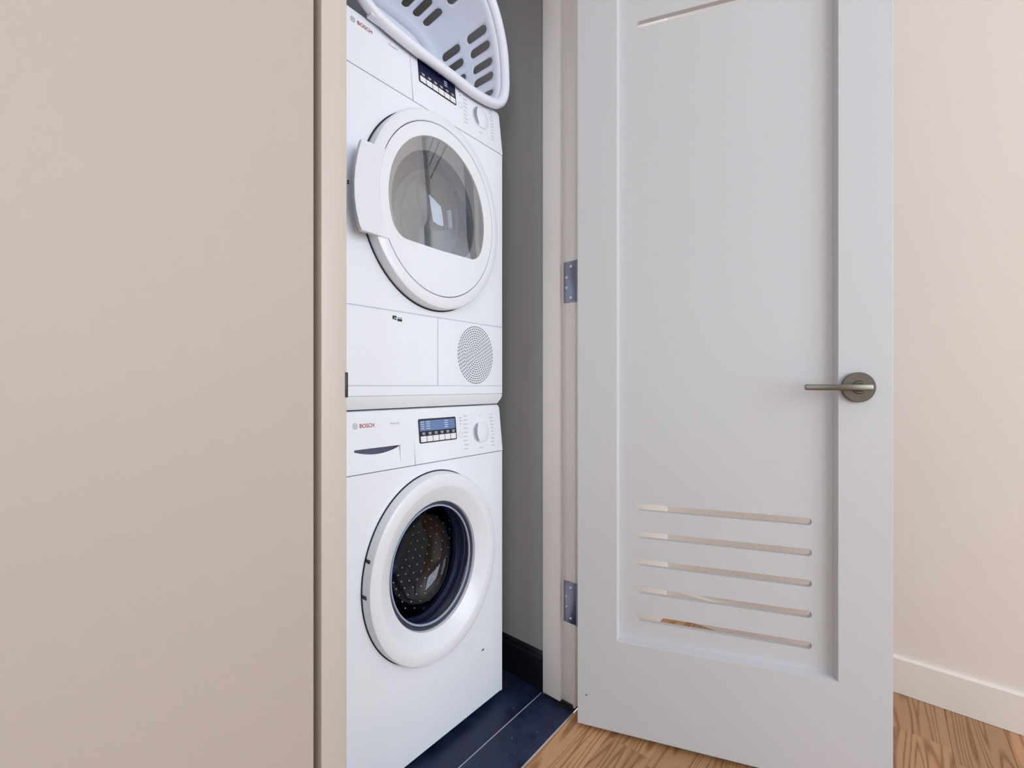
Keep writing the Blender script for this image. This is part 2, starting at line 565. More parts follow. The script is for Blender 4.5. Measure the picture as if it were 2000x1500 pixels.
# threshold with a sloped front nose
bm = bmesh.new()
prof = [(0.6985, -0.06), (0.6985, 0.0005), (0.704, 0.0022), (0.724, 0.0062), (0.729, 0.0062), (0.8165, 0.0062), (0.8165, -0.06)]
A = [bm.verts.new((0.386, y, z)) for y, z in prof]
B = [bm.verts.new((1.1148, y, z)) for y, z in prof]
bm.faces.new(A); bm.faces.new(list(reversed(B)))
for i in range(len(prof)):
    j = (i + 1) % len(prof)
    bm.faces.new((A[i], A[j], B[j], B[i]))
th = struct(obj('trim_3', bm, M['stone']), 'black stone threshold across the closet doorway', 'threshold')
boxo('grout_line', 0.386, 1.1148, 0.8162, 0.8188, -0.01, 0.0066, M['grout'], th)
boxo('grout_line', 0.386, 1.112, 0.6968, 0.6992, -0.003, 0.0024, M['grout'], th)

# black baseboard in the closet
bm = bmesh.new()
prof = [(CL_R, 0), (CL_R - 0.013, 0), (CL_R - 0.013, 0.100), (CL_R - 0.009, 0.104), (CL_R - 0.009, 0.113), (CL_R - 0.004, 0.120), (CL_R, 0.120)]
A = [bm.verts.new((x, 0.806, z)) for x, z in prof]
B = [bm.verts.new((x, CL_B, z)) for x, z in prof]
bm.faces.new(A); bm.faces.new(list(reversed(B)))
for i in range(len(prof)):
    j = (i + 1) % len(prof)
    bm.faces.new((A[i], A[j], B[j], B[i]))
struct(obj('baseboard_closet', bm, M['blackbase']), 'black baseboard along the closet side wall', 'baseboard')
# white baseboard on the right wall
bm = bmesh.new()
prof = [(ROOM_R, 0.001), (ROOM_R - 0.0125, 0.001), (ROOM_R - 0.0125, 0.1095), (ROOM_R - 0.0105, 0.1125), (ROOM_R - 0.006, 0.114), (ROOM_R, 0.114)]
A = [bm.verts.new((x, ROOM_B, z)) for x, z in prof]
B = [bm.verts.new((x, WY, z)) for x, z in prof]
bm.faces.new(A); bm.faces.new(list(reversed(B)))
for i in range(len(prof)):
    j = (i + 1) % len(prof)
    bm.faces.new((A[i], A[j], B[j], B[i]))
struct(obj('baseboard_right', bm, M['base']), 'white baseboard along the right wall', 'baseboard')

# left jamb: narrow reveal groove, then the jamb
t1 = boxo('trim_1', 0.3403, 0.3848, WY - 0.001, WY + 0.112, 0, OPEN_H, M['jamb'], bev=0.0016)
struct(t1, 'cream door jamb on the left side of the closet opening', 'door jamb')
boxo('reveal_backing', 0.3280, 0.3410, WY + 0.022, WY + 0.03, 0, OPEN_H, M['reveal_shade'], t1)  # backing coloured dark for the shade in the reveal groove
bm = bmesh.new()
box(bm, 0.3815, 0.3866, WY - 0.0026, WY + 0.030, 0.9605, 1.0035, 0.0012)
sp = obj('strike_plate', bm, M['strike'], t1, 40)
sp['label'] = 'black latch strike plate on the jamb edge'
# hinge-side jamb with its stop
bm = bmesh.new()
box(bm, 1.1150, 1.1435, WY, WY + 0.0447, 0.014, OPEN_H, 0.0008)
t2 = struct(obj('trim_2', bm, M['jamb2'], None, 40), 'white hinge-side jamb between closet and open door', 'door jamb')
boxo('door_stop', 1.1015, 1.1435, WY + 0.0447, WY + 0.109, 0.022, OPEN_H, M['jamb2'], t2, bev=0.0012)
boxo('undercut_gap', 1.1090, 1.1435, WY + 0.006, WY + 0.108, 0.0, 0.0225, M['gap'], t2)
boxo('undercut_chip', 1.1030, 1.1110, WY + 0.030, WY + 0.058, 0.0, 0.0130, M['gap'], t2, bev=0.002)
struct(boxo('trim_4', 0.3403, 1.1435, WY - 0.001, WY + 0.112, OPEN_H, OPEN_H + 0.03, M['jamb']), 'head jamb across the top of the closet opening', 'door jamb')

# ------------------------------------------------------------------ the open door
DC = Vector((1.073, 0.659))
DD = Vector((0.365, -0.931)).normalized()      # along the door, hinge to latch
DN = Vector((DD.y, -DD.x))                     # towards the viewer (closet face of the door)
DW, DZ0, DZ1, DT = 0.737, 0.0142, 2.465, 0.042
PX0, PX1, PZ0, PZ1 = 0.1105, 0.629, 0.2695, 2.36

def dmap(w_, z, d):
    p = DC + DD * w_ - DN * d
    return (p.x, p.y, z)

door = empty('door_1', (DC.x, DC.y, DZ0))
struct(door, 'open white closet door with recessed panel and vent slots', 'door')
def dchild(o):
    o.parent = door
    o.matrix_parent_inverse = Matrix.Translation((-DC.x, -DC.y, -DZ0))
    return o
hole = [(PX0, PZ0), (PX1, PZ0), (PX1, PZ1), (PX0, PZ1)]
dchild(plate('door_frame', [(0, DZ0), (DW, DZ0), (DW, DZ1), (0, DZ1)], [hole], DT, dmap, M['door'], bev=0.0012))
PD = 0.0225
holes = []
zs_low = [0.3335, 0.4105, 0.488, 0.565, 0.642]
zs_top = [1.990, 2.067, 2.144, 2.221, 2.298]
for z in zs_low + zs_top:
    holes.append(rrect(0.1605, 0.5815, z - 0.0092, z + 0.0092, 0.0090, 6))
b = 0.0050
dchild(plate('panel', [(PX0 + 0.001, PZ0 + 0.001), (PX1 - 0.001, PZ0 + 0.001), (PX1 - 0.001, PZ1 - 0.001), (PX0 + 0.001, PZ1 - 0.001)], holes, 0.0140,
             lambda x, z, d: dmap(x, z, PD + d), M['door'], smooth=30))
# sloped sticking around the panel
bm = bmesh.new()
o4 = [bm.verts.new(dmap(x, z, 0.0022)) for x, z in hole]
i4 = [bm.verts.new(dmap(x, z, PD + 0.0005)) for x, z in ((PX0 + b, PZ0 + b), (PX1 - b, PZ0 + b), (PX1 - b, PZ1 - b), (PX0 + b, PZ1 - b))]
k4 = [bm.verts.new(dmap(x, z, PD + 0.0005)) for x, z in hole]
for i in range(4):
    j = (i + 1) % 4
    bm.faces.new((o4[i], o4[j], i4[j], i4[i]))
    bm.faces.new((i4[i], i4[j], k4[j], k4[i]))
dchild(obj('panel_moulding', bm, M['door']))

# lever handle on the closet face
HW, HZ = 0.6675, 0.977
def turned(name, prof, m, n=48, w0=HW, z0=HZ, zs=1.06):
    """profile (radius, height above the door face)"""
    bm = bmesh.new()
    rings = []
    for r, h in prof:
        rings.append([bm.verts.new(dmap(w0 + r * math.cos(2 * math.pi * i / n), z0 + r * zs * math.sin(2 * math.pi * i / n), -h)) for i in range(n)])
    for a, c in zip(rings[:-1], rings[1:]):
        for i in range(n):
            bm.faces.new((a[i], a[(i + 1) % n], c[(i + 1) % n], c[i]))
    bm.faces.new(rings[-1]); bm.faces.new(list(reversed(rings[0])))
    return obj(name, bm, m, None, 35)
rose = dchild(turned('door_handle', [(0.0335, -0.002), (0.0335, 0.0085), (0.0325, 0.0098), (0.0150, 0.0100), (0.0135, 0.0125)], M['nickel']))
rose['label'] = 'satin nickel round rose of the lever handle'
def sub(o, par):
    o.parent = par            # the part itself already sits at the world origin
    return o
neck = sub(turned('neck', [(0.0105, 0.009), (0.0098, 0.030), (0.0098, 0.046)], M['nickel'], 32, zs=1.0), rose)
bm = bmesh.new()
path = []
lw0, lw1 = HW + 0.0115, HW - 0.1195
prof = rrect(-0.0072, 0.0072, -0.006, 0.006, 0.0022, 3)
rings = []
for wv, sc in ((lw0, 0.82), (lw0 - 0.003, 1.0), (lw1 + 0.003, 0.9), (lw1, 0.8)):
    rings.append([bm.verts.new(dmap(wv, HZ + q[0] * sc, -(0.047 + q[1] * sc))) for q in prof])
for a, c in zip(rings[:-1], rings[1:]):
    for i in range(len(prof)):
        bm.faces.new((a[i], a[(i + 1) % len(prof)], c[(i + 1) % len(prof)], c[i]))
bm.faces.new(rings[0]); bm.faces.new(rings[-1])
sub(obj('lever', bm, M['nickel'], None, 35), rose)
# latch plate on the free edge of the door
bm = bmesh.new()
prof = [(DW, 0.010), (DW + 0.0012, 0.010), (DW + 0.0012, 0.034), (DW, 0.034)]
A = [bm.verts.new(dmap(x, 0.62, d)) for x, d in prof]
B = [bm.verts.new(dmap(x, 0.76, d)) for x, d in prof]
bm.faces.new(A); bm.faces.new(list(reversed(B)))
for i in range(4):
    bm.faces.new((A[i], A[(i + 1) % 4], B[(i + 1) % 4], B[i]))
dchild(obj('edge_plate', bm, M['steel']))

bm = bmesh.new()
bm.faces.new([bm.verts.new(dmap(0.0250 + 0.0022 * math.cos(t), 0.1003 + 0.0022 * math.sin(t), -0.0003)) for t in [2 * math.pi * i / 10 for i in range(10)]])
dchild(obj('nail_hole', bm, M['gap']))

# hinges: leaf on the jamb, knuckle and screws
def hinge(z0, z1):
    bm = bmesh.new()
    y0, y1 = WY - 0.006, WY + 0.0385
    box(bm, 1.1130, 1.1154, y0, y1, z0, z1, 0.0006)
    h = dchild(obj('hinge', bm, M['steel'], None, 40))
    h['label'] = 'steel butt hinge leaf on the white jamb'
    dz = z1 - z0
    k = obj('knuckle', tube([(1.1145, WY - 0.0115, z0), (1.1145, WY - 0.0115, z1)], 0.0058, n=16), M['steel'], None, 40)
    sub(k, h)
    for yy, zz in ((0.013, 0.87), (0.028, 0.62), (0.028, 0.37), (0.013, 0.12)):
        b2 = bmesh.new()
        c = Vector((1.1130, WY + yy, z0 + dz * zz))
        r1 = [b2.verts.new(c + Vector((-0.0006, 0.0042 * math.cos(t), 0.0044 * math.sin(t)))) for t in [2 * math.pi * i / 14 for i in range(14)]]
        r2 = [b2.verts.new(c + Vector((-0.0013, 0.0030 * math.cos(t), 0.0032 * math.sin(t)))) for t in [2 * math.pi * i / 14 for i in range(14)]]
        r0 = [b2.verts.new(v.co + Vector((0.0012, 0, 0))) for v in r1]
        for a, c2 in ((r0, r1), (r1, r2)):
            for i in range(14):
                b2.faces.new((a[i], a[(i + 1) % 14], c2[(i + 1) % 14], c2[i]))
        b2.faces.new(r2)
        sub(obj('screw', b2, M['screw'], None, 40), h)
hinge(1.232, 1.3565)
hinge(0.265, 0.389)

# ------------------------------------------------------------------ shared machine pieces
FX0, FX1, FY = 0.476, 1.034, 0.909
XC = 0.755

def fascia(zb, tilt):
    return lambda x, z, d: (x, FY + (z - zb) * tilt + d, z)

def control_panel(root, zb, zt, tilt, seam_x, dz_disp, lit, knob_z, name_z, lettering_x, partial):
    """tilted fascia split in two, with display, buttons, knob and printing"""
    fm = fascia(zb, tilt)
    ctl = plate('control_panel', [(seam_x + 0.0016, zb), (FX1 - 0.0012, zb), (FX1 - 0.0012, zt - 0.010), (FX1 - 0.006, zt - 0.002), (FX1 - 0.012, zt), (seam_x + 0.0016, zt)],
                [], 0.018, fm, M['plastic'], root, bev=0.0014)
    z0, z1 = dz_disp
    h = z1 - z0
    X0, X1 = 0.7105, 0.8415
    dsp = plate('display', rrect(X0, X1, z0, z1, 0.0035, 4, VS), [], 0.004, lambda x, z, d: fm(x, z, d - 0.0012), M['black'], ctl)
    zl = z0 + h * 0.50
    scr = plate('screen', [(X0 + 0.0035, zl), (X1 - 0.0045, zl), (X1 - 0.0045, z1 - 0.0045), (X0 + 0.0035, z1 - 0.0045)], [], 0.002,
          lambda x, z, d: fm(x, z, d - 0.0017), M['lcd'] if lit else M['lcd_dark'], ctl)
    marks = []
    for r in range(4):
        zz = zl + 0.005 + r * (z1 - 0.0045 - zl - 0.004) / 4
        marks += [(X0 + 0.007, X0 + 0.017, zz, zz + 0.0022), (X0 + 0.024, X0 + 0.037, zz, zz + 0.0022), (X0 + 0.088, X0 + 0.100, zz, zz + 0.0026)]
    for q in range(6):
        a = X0 + 0.0040 + q * (X1 - X0 - 0.006) / 6
        marks += [(a + 0.005, a + 0.0155, zl - 0.0062, zl - 0.0042), (a + 0.006, a + 0.0145, zl - 0.0098, zl - 0.0078)]
    bars('screen_print', marks if lit else marks[2:9:3] + marks[12:], lambda x, z, d: fm(x, z, d - 0.0022), M['lcdtext'], ctl)
    bw = (X1 - X0 - 0.006) / 6
    for q in range(6):
        a = X0 + 0.0035 + q * bw
        plate('button', rrect(a + 0.0008, a + bw - 0.0012, z0 + 0.0032, z0 + h * 0.285, 0.0012, 2), [], 0.002,
              lambda x, z, d: fm(x, z, d - 0.0019), M['button'], ctl)
    # rotary knob with silver grip arc
    kx = 0.9405
    R = 0.0315
    zs = 0.98
    km = lambda dx, dz, lift: fm(kx + dx, knob_z + dz, -lift)
    b2 = bmesh.new()
    rings = []
    for r, l in ((R, -0.001), (R, 0.0045), (R * 0.93, 0.006), (R * 0.35, 0.0066)):
        rings.append([b2.verts.new(km(r * math.cos(2 * math.pi * i / 48), r * zs * math.sin(2 * math.pi * i / 48), l)) for i in range(48)])
    for a, c in zip(rings[:-1], rings[1:]):
        for i in range(48):
            b2.faces.new((a[i], a[(i + 1) % 48], c[(i + 1) % 48], c[i]))
    b2.faces.new(rings[-1])
    kn = obj('program_knob', b2, M['plastic'], ctl, 35)
    arc = [(R * 1.03 * math.cos(t), R * 1.03 * zs * math.sin(t)) for t in [math.radians(122 + 118 * i / 20) for i in range(21)]]
    arc += [(-0.0105 + R * 0.60 * math.cos(t) * 0.6, R * 0.82 * zs * math.sin(t)) for t in [math.radians(235 - 110 * i / 14) for i in range(15)]]
    plate('grip', arc, [], 0.004, lambda x, z, d: km(x, z, 0.0078 - d), M['silver'], ctl)
    # programme names, too small to read in the photograph: printed dashes
    rr = random.Random(3)
    lst = []
    for q in range(9):
        zz = knob_z + 0.049 - q * 0.0118
        x0 = 0.872 - 0.0006 * q
        lst.append((x0, x0 + rr.uniform(0.014, 0.0195), zz, zz + 0.0024))
    for q in range(10):
        zz = knob_z + 0.049 - q * 0.0105
        x1 = 1.0 - 0.0008 * abs(q - 4)
        lst.append((x1 - rr.uniform(0.008, 0.017), x1, zz, zz + 0.0024))
    lst += [(0.930, 0.945, knob_z - 0.048, knob_z - 0.0455), (0.940, 0.9425, knob_z + 0.046, knob_z + 0.050)]
    bars('programme_print', lst, fm, M['lgrey'], ctl)
    bars('indicator_print', [(0.856, 0.864, z1 - 0.006, z1 - 0.0035), (0.856, 0.865, z1 - 0.0135, z1 - 0.011), (0.8585, 0.8625, z1 - 0.0235, z1 - 0.020)], fm, M['grey'], ctl)
    b2 = bmesh.new()
    o_, i_ = circle_pts(0.858, z0 + h * 0.17, 0.0075, 28), circle_pts(0.858, z0 + h * 0.17, 0.0066, 28)
    a = [b2.verts.new(fm(*p, -0.0005)) for p in o_]; c = [b2.verts.new(fm(*p, -0.0005)) for p in i_]
    for i in range(28):
        b2.faces.new((a[i], a[(i + 1) % 28], c[(i + 1) % 28], c[i]))
    obj('start_button_ring', b2, M['lgrey'], ctl)
    return fm, ctl

def brand(fm, parent, x, zc):
    """roundel and BOSCH lettering, with the small series name to its right"""
    def ringp(r0, r1, cx, n=36):
        b2 = bmesh.new()
        a = [b2.verts.new(fm(*p, -0.0006)) for p in circle_pts(cx, zc, r1, n, 1.1)]
        c = [b2.verts.new(fm(*p, -0.0006)) for p in circle_pts(cx, zc, r0, n, 1.1)]
        for i in range(n):
            b2.faces.new((a[i], a[(i + 1) % n], c[(i + 1) % n], c[i]))
        return b2
    b2 = ringp(0.0049, 0.0062, x)
    def quad(x0, x1, z0, z1):
        b2.faces.new([b2.verts.new(fm(*p, -0.0006)) for p in ((x0, z0), (x1, z0), (x1, z1), (x0, z1))])
    quad(x - 0.0027, x - 0.0016, zc - 0.0047, zc + 0.0047)
    quad(x + 0.0016, x + 0.0027, zc - 0.0047, zc + 0.0047)
    quad(x - 0.0016, x + 0.0016, zc - 0.0008, zc + 0.0008)
    obj('roundel', b2, M['grey'], parent)
    print_text('brand_lettering', 'BOSCH', x + 0.0115, zc - 0.0048, 0.0385, 0.0096, fm, M['red'], parent, 0.014, 0.0006)
    print_text('series_lettering', 'Axxis', x + 0.0945, zc - 0.0020, 0.0255, 0.0056, fm, M['grey'], parent, 0.0, 0.0006)

# ------------------------------------------------------------------ washing machine
wm = empty('washing_machine', (XC, 1.19, 0))
tag(wm, 'white front-loading washing machine standing below the dryer on black stone', 'washing machine')
def wchild(o, par=None):
    o.parent = par or wm
    return o
_loc = Matrix.Translation((-XC, -1.19, 0))
class Root:
    pass
def adopt(root, before):
    """objects made since `before` without own inverse: keep world placement under the root"""
    bpy.context.view_layer.update()
    for o in list(COL.objects):
        if o in before or o is root:
            continue
        p = o.parent
        while p and p is not root:
            p = p.parent
        if p is root and o.parent is root:
            o.matrix_parent_inverse = Matrix.Translation(-root.location)

before = set(COL.objects)
# cabinet with the door opening
W0, W1 = 0.0215, 0.7752
WZC = 0.5025
body_front = plate('front_panel', [(FX0 + 0.004, W0), (FX1 - 0.0035, W0), (FX1 - 0.0035, W1), (FX0 + 0.004, W1)], [circle_pts(XC, WZC, 0.196, 80)], 0.02,
                   flat(FY), M['enamel'], wm, bev=0.0015)
bm = bmesh.new()
y1 = 1.47
for x0, x1, ya in ((FX0, FX0 + 0.006, FY + 0.003), (FX1 - 0.006, FX1, FY + 0.003)):
    box(bm, x0, x1, ya, y1, W0 - 0.006, W1 + 0.002, 0.0022)
box(bm, FX0 + 0.004, FX1 - 0.004, FY + 0.02, y1, W0 - 0.004, W0 + 0.004)
box(bm, FX0 + 0.004, FX1 - 0.004, y1 - 0.006, y1, W0, 0.90)
for x0, x1 in ((FX0, FX0 + 0.006), (FX1 - 0.006, FX1)):
    box(bm, x0, x1, FY + 0.022, y1, W1 + 0.001, 0.9075, 0.0022)
obj('cabinet', bm, M['enamel'], wm, 40)
bm = bmesh.new()
box(bm, FX0 + 0.001, FX1 - 0.001, FY + 0.021, y1, 0.9075, 0.9215, 0.003)
box(bm, FX0 + 0.006, FX1 - 0.006, FY + 0.019, FY + 0.024, W1 - 0.004, 0.908)
obj('top_plate', bm, M['plastic'], wm, 40)
for x in (FX0 + 0.05, FX1 - 0.05):
    for y in (FY + 0.06, 1.40):
        bm = bmesh.new()
        c = [(x + 0.018 * math.cos(t), y + 0.018 * math.sin(t)) for t in [2 * math.pi * i / 16 for i in range(16)]]
        a = [bm.verts.new((*p, 0.0)) for p in c]; bb = [bm.verts.new((*p, 0.02)) for p in c]
        for i in range(16):
            bm.faces.new((a[i], a[(i + 1) % 16], bb[(i + 1) % 16], bb[i]))
        bm.faces.new(a); bm.faces.new(bb)
        obj('foot', bm, M['gap'], wm)
# fascia
fmw, ctlw = control_panel(wm, 0.777, 0.9205, 0.109, 0.6925, (0.8295, 0.8930), True, 0.8425, 0.887, 0.53, False)
# dispenser drawer with its scooped handle
hx0, hx1, hz0, hz1 = 0.5265, 0.6525, 0.7890, 0.8325
drawer = plate('dispenser_drawer', [(FX0 + 0.0015, 0.777), (0.6918, 0.777), (0.6965, 0.9205), (FX0 + 0.012, 0.9205), (FX0 + 0.003, 0.912)],
               [[(hx0 - 0.002, hz0 + 0.004), (hx0 + 0.004, hz0), (hx1 - 0.002, hz0), (hx1 - 0.001, hz1), (hx0, hz1)]], 0.018, fmw, M['plastic'], wm, bev=0.001)
bm = bmesh.new()
NU, NV = 24, 10
grid = []
for i in range(NU + 1):
    u = i / NU
    x = hx0 - 0.003 + (hx1 - hx0 + 0.004) * u
    ztop = hz1 - 0.003 - 0.0125 * math.sin(math.pi * min(1, u * 1.02 + 0.0)) ** 0.8 if 0 < u < 1 else hz1 - 0.002
    row = []
    for k in range(NV + 1):
        v = k / NV
        z = hz0 - 0.001 + (ztop - hz0 + 0.001) * v
        d = 0.0005 + 0.0060 * (v ** 0.7)
        row.append(bm.verts.new(fmw(x, z, d)))
    grid.append(row)
for i in range(NU):
    for k in range(NV):
        bm.faces.new((grid[i][k], grid[i + 1][k], grid[i + 1][k + 1], grid[i][k + 1]))
obj('handle_scoop', bm, M['plastic'], drawer, 60)
bm = bmesh.new()
pp = [fmw(hx0 - 0.004, hz0, 0.0115), fmw(hx1 + 0.004, hz0, 0.0115), fmw(hx1 + 0.004, hz1 + 0.004, 0.0115), fmw(hx0 - 0.004, hz1 + 0.004, 0.0115)]
bm.faces.new([bm.verts.new(p) for p in pp])
M['cavity'] = mat('handle_cavity_shade', (0.06, 0.075, 0.13), 0.3, mottle=(8, 0.1))  # dark sheet: shade of the deep handle recess put into its colour
obj('handle_cavity', bm, M['cavity'], drawer)
brand(fmw, drawer, 0.5315, 0.887)
# door ring
ring_prof = [(0.2125, FY + 0.001), (0.2128, FY - 0.0015), (0.2140, FY - 0.003), (0.2128, FY - 0.022), (0.2095, FY - 0.0275), (0.203, FY - 0.0300),
             (0.183, FY - 0.0300), (0.1805, FY - 0.0290), (0.150, FY - 0.0115), (0.1455, FY - 0.0085), (0.1440, FY - 0.002), (0.1440, FY + 0.018), (0.20, FY + 0.018)]
wdoor = obj('porthole_door', lathe(ring_prof, XC, WZC, 128), M['ring'], wm, 32)
obj('shadow_gap', lathe([(0.2165, FY - 0.0006), (0.2085, FY - 0.0006)], XC, WZC, 128), M['gap'], wdoor)
for za in (1.5, -17.0):
    t = math.radians(180 + za)
    b2 = bmesh.new()
    cx, cz = XC + 0.2137 * math.cos(t), WZC + 0.2137 * VS * math.sin(t)
    box(b2, cx - 0.001, cx + 0.004, FY - 0.0185, FY - 0.001, cz - 0.004, cz + 0.004)
    obj('catch_notch', b2, M['gap'], wdoor)
# bowl of glass and the gasket behind it
glass_prof = [(0.1440, FY + 0.004), (0.1375, FY + 0.006), (0.1310, FY + 0.012), (0.1240, FY + 0.040), (0.1150, FY + 0.072), (0.096, FY + 0.088), (0.060, FY + 0.095), (0.004, FY + 0.097)]
obj('door_glass', lathe(glass_prof, XC, WZC, 96, cap_last=True), M['glass_w'], wdoor, 50)
M['rim_glint'] = mat('rim_glint_blue', (0.36, 0.45, 0.60), 0.25, mottle=(8, 0.05))
obj('rim_highlight', lathe([(0.1362, FY + 0.0045), (0.1350, FY + 0.0015), (0.1325, FY + 0.0015), (0.1312, FY + 0.0050)], XC, WZC, 96), M['rim_glint'], wdoor, 60)  # pale blue ring added as a painted highlight along the gasket rim
obj('glass_rim', lathe([(0.1442, FY + 0.000), (0.1405, FY - 0.0012), (0.1370, FY + 0.003), (0.1372, FY + 0.008)], XC, WZC, 96), M['rubber'], wdoor, 40)
obj('gasket', lathe([(0.200, FY + 0.021), (0.150, FY + 0.022), (0.139, FY + 0.03), (0.136, FY + 0.045), (0.142, FY + 0.052), (0.135, FY + 0.062), (0.140, FY + 0.080), (0.190, FY + 0.084)], XC, WZC, 96), M['rubber'], wm, 40)
drum = obj('drum', lathe([(0.145, FY + 0.086), (0.215, FY + 0.092), (0.220, FY + 0.105), (0.220, FY + 0.40), (0.20, FY + 0.42), (0.03, FY + 0.43)], XC, WZC, 96, cap_last=True), M['drumw'], wm, 40)
b2 = bmesh.new()
for iy in range(9):
    for ia in range(54):
        t = 2 * math.pi * (ia + 0.5 * (iy % 2)) / 54
        if math.sin(3 * t + 0.6) > 0.86:
            continue
        y = FY + 0.12 + iy * 0.032
        c = Vector((XC + 0.2185 * math.cos(t), y, WZC + 0.2185 * VS * math.sin(t)))
        inn = Vector((-math.cos(t), 0, -math.sin(t)))
        tx = Vector((-math.sin(t), 0, math.cos(t)))
        q = [b2.verts.new(c + tx * (0.0038 * math.cos(a)) + Vector((0, 0.0038 * math.sin(a), 0))) for a in [math.pi / 3 * k for k in range(6)]]
        top = b2.verts.new(c + inn * 0.0040)
        for k in range(6):
            b2.faces.new((q[k], q[(k + 1) % 6], top))
dm = obj('drum_dimples', b2, M['dimple'], wm)
dm['kind'] = 'stuff'
for k in range(3):
    t0 = math.radians(40 + 120 * k)
    b2 = bmesh.new()
    rows = []
    for y in (FY + 0.11, FY + 0.39):
        rows.append([b2.verts.new((XC + r * math.cos(t0 + da), y, WZC + r * VS * math.sin(t0 + da)))
                     for r, da in ((0.2185, -0.17), (0.185, -0.07), (0.166, 0.0), (0.185, 0.07), (0.2185, 0.17))])
    for i in range(4):
        b2.faces.new((rows[0][i], rows[0][i + 1], rows[1][i + 1], rows[1][i]))
    b2.faces.new(rows[0]); b2.faces.new(rows[1])
    obj('drum_paddle', b2, M['drumw'], wm, 50)
# pump filter cover and small prints
plate('filter_cover', circle_pts(0.9450, 0.1245, 0.0745, 60), [], 0.002, flat(FY - 0.0008), M['enamel'], wm)
bars('filter_symbol', [(0.9375, 0.9465, 0.1885, 0.1900), (0.9360, 0.9450, 0.1845, 0.1870), (0.9420, 0.9450, 0.1870, 0.1885)], flat(FY - 0.0009), M['gap'], wm)
bars('capacity_print', [(0.9665, 0.9690, 0.5990, 0.6040), (0.9700, 0.9760, 0.5995, 0.6008)], flat(FY), M['grey'], wm)
adopt(wm, before)

# ------------------------------------------------------------------ tumble dryer
td = empty('tumble_dryer', (XC, 1.19, 0.9235))
tag(td, 'white condenser tumble dryer stacked on top of the washing machine', 'tumble dryer')
before = set(COL.objects)
DZC = 1.438
D0, D1 = 1.1655, 1.7092
plate('front_panel', [(FX0 + 0.004, D0), (FX1 - 0.0035, D0), (FX1 - 0.0035, D1), (FX0 + 0.004, D1)], [circle_pts(XC, DZC, 0.185, 80)], 0.012, flat(FY), M['enamel'], td, bev=0.0015)
bm = bmesh.new()
for x0, x1 in ((FX0, FX0 + 0.006), (FX1 - 0.006, FX1)):
    box(bm, x0, x1, FY + 0.003, y1, 0.9580, D1 + 0.002, 0.0022)
    box(bm, x0, x1, FY + 0.022, y1, D1 + 0.001, 1.838, 0.0022)
box(bm, FX0 + 0.004, FX1 - 0.004, y1 - 0.006, y1, 0.93, 1.838)
box(bm, FX0 + 0.005, FX1 - 0.005, FY + 0.005, FY + 0.010, 0.955, D0 + 0.003)
obj('cabinet', bm, M['enamel'], td, 40)
bm = bmesh.new()
box(bm, FX0 + 0.001, FX1 - 0.001, FY + 0.0185, y1, 1.838, 1.850, 0.003)
box(bm, FX0 + 0.006, FX1 - 0.006, FY + 0.019, FY + 0.024, D1 - 0.004, 1.838)
obj('top_plate', bm, M['plastic'], td, 40)
# tapered plinth
bm = bmesh.new()
lo = [bm.verts.new(p) for p in ((FX0 + 0.010, FY + 0.013, 0.9250), (FX1 - 0.014, FY + 0.013, 0.9250), (FX1 - 0.014, y1, 0.9250), (FX0 + 0.010, y1, 0.9250))]
mi = [bm.verts.new(p) for p in ((FX0 + 0.003, FY + 0.0035, 0.9430), (FX1 - 0.004, FY + 0.0035, 0.9430), (FX1 - 0.004, y1, 0.9430), (FX0 + 0.003, y1, 0.9430))]
up = [bm.verts.new(p) for p in ((FX0 + 0.002, FY + 0.0015, 0.9555), (FX1 - 0.0025, FY + 0.0015, 0.9555), (FX1 - 0.0025, y1, 0.9555), (FX0 + 0.002, y1, 0.9555))]
for a, c in ((lo, mi), (mi, up)):
    for i in range(4):
        bm.faces.new((a[i], a[(i + 1) % 4], c[(i + 1) % 4], c[i]))
bm.faces.new(lo); bm.faces.new(up)
obj('plinth', bm, M['ring'], td, 50)
plate('lower_strip', [(FX0 + 0.004, 0.9568), (FX1 - 0.0035, 0.9568), (FX1 - 0.0035, 0.9790), (FX0 + 0.004, 0.9790)], [], 0.006, flat(FY), M['enamel'], td, bev=0.001)
plate('condenser_flap', [(FX0 + 0.004, 0.9812), (0.7668, 0.9812), (0.7668, 1.1632), (FX0 + 0.004, 1.1632)], [], 0.006, flat(FY - 0.0008), M['enamel'], td, bev=0.0015)
vent = plate('vent_panel', [(0.7690, 0.9812), (FX1 - 0.0035, 0.9812), (FX1 - 0.0035, 1.1632), (0.7690, 1.1632)], [], 0.006, flat(FY), M['enamel'], td, bev=0.001)
# perforated air vent: concentric rings of short slots
VX, VZ, VR = 0.9125, 1.0715, 0.0715
b2 = bmesh.new()
NR = 13
for k in range(NR):
    r = VR * (k + 0.35) / (NR - 0.65)
    n = max(3, int(round(2 * math.pi * r / 0.0088)))
    for i in range(n):
        t0 = 2 * math.pi * (i + 0.31 * k) / n
        dt = 2 * math.pi / n * 0.33
        pin, pout = [], []
        for s in (-1, 0, 1):
            t = t0 + dt * s
            pin.append((VX + (r - 0.0013) * math.cos(t), VZ + (r - 0.0013) * VS * math.sin(t)))
            pout.append((VX + (r + 0.0013) * math.cos(t), VZ + (r + 0.0013) * VS * math.sin(t)))
        b2.faces.new([b2.verts.new((x, FY - 0.0003, z)) for x, z in pin + pout[::-1]])
vh = obj('vent_slots', b2, M['hole'], vent)
vh['kind'] = 'stuff'
bars('warning_print', [(0.6235, 0.6290, 1.1440, 1.1530), (0.6295, 0.6350, 1.1480, 1.1530), (0.6300, 0.6345, 1.1425, 1.1465), (0.6375, 0.6515, 1.1405, 1.1465), (0.6375, 0.6515, 1.1485, 1.1500)], flat(FY - 0.0008), M['gap'], td)
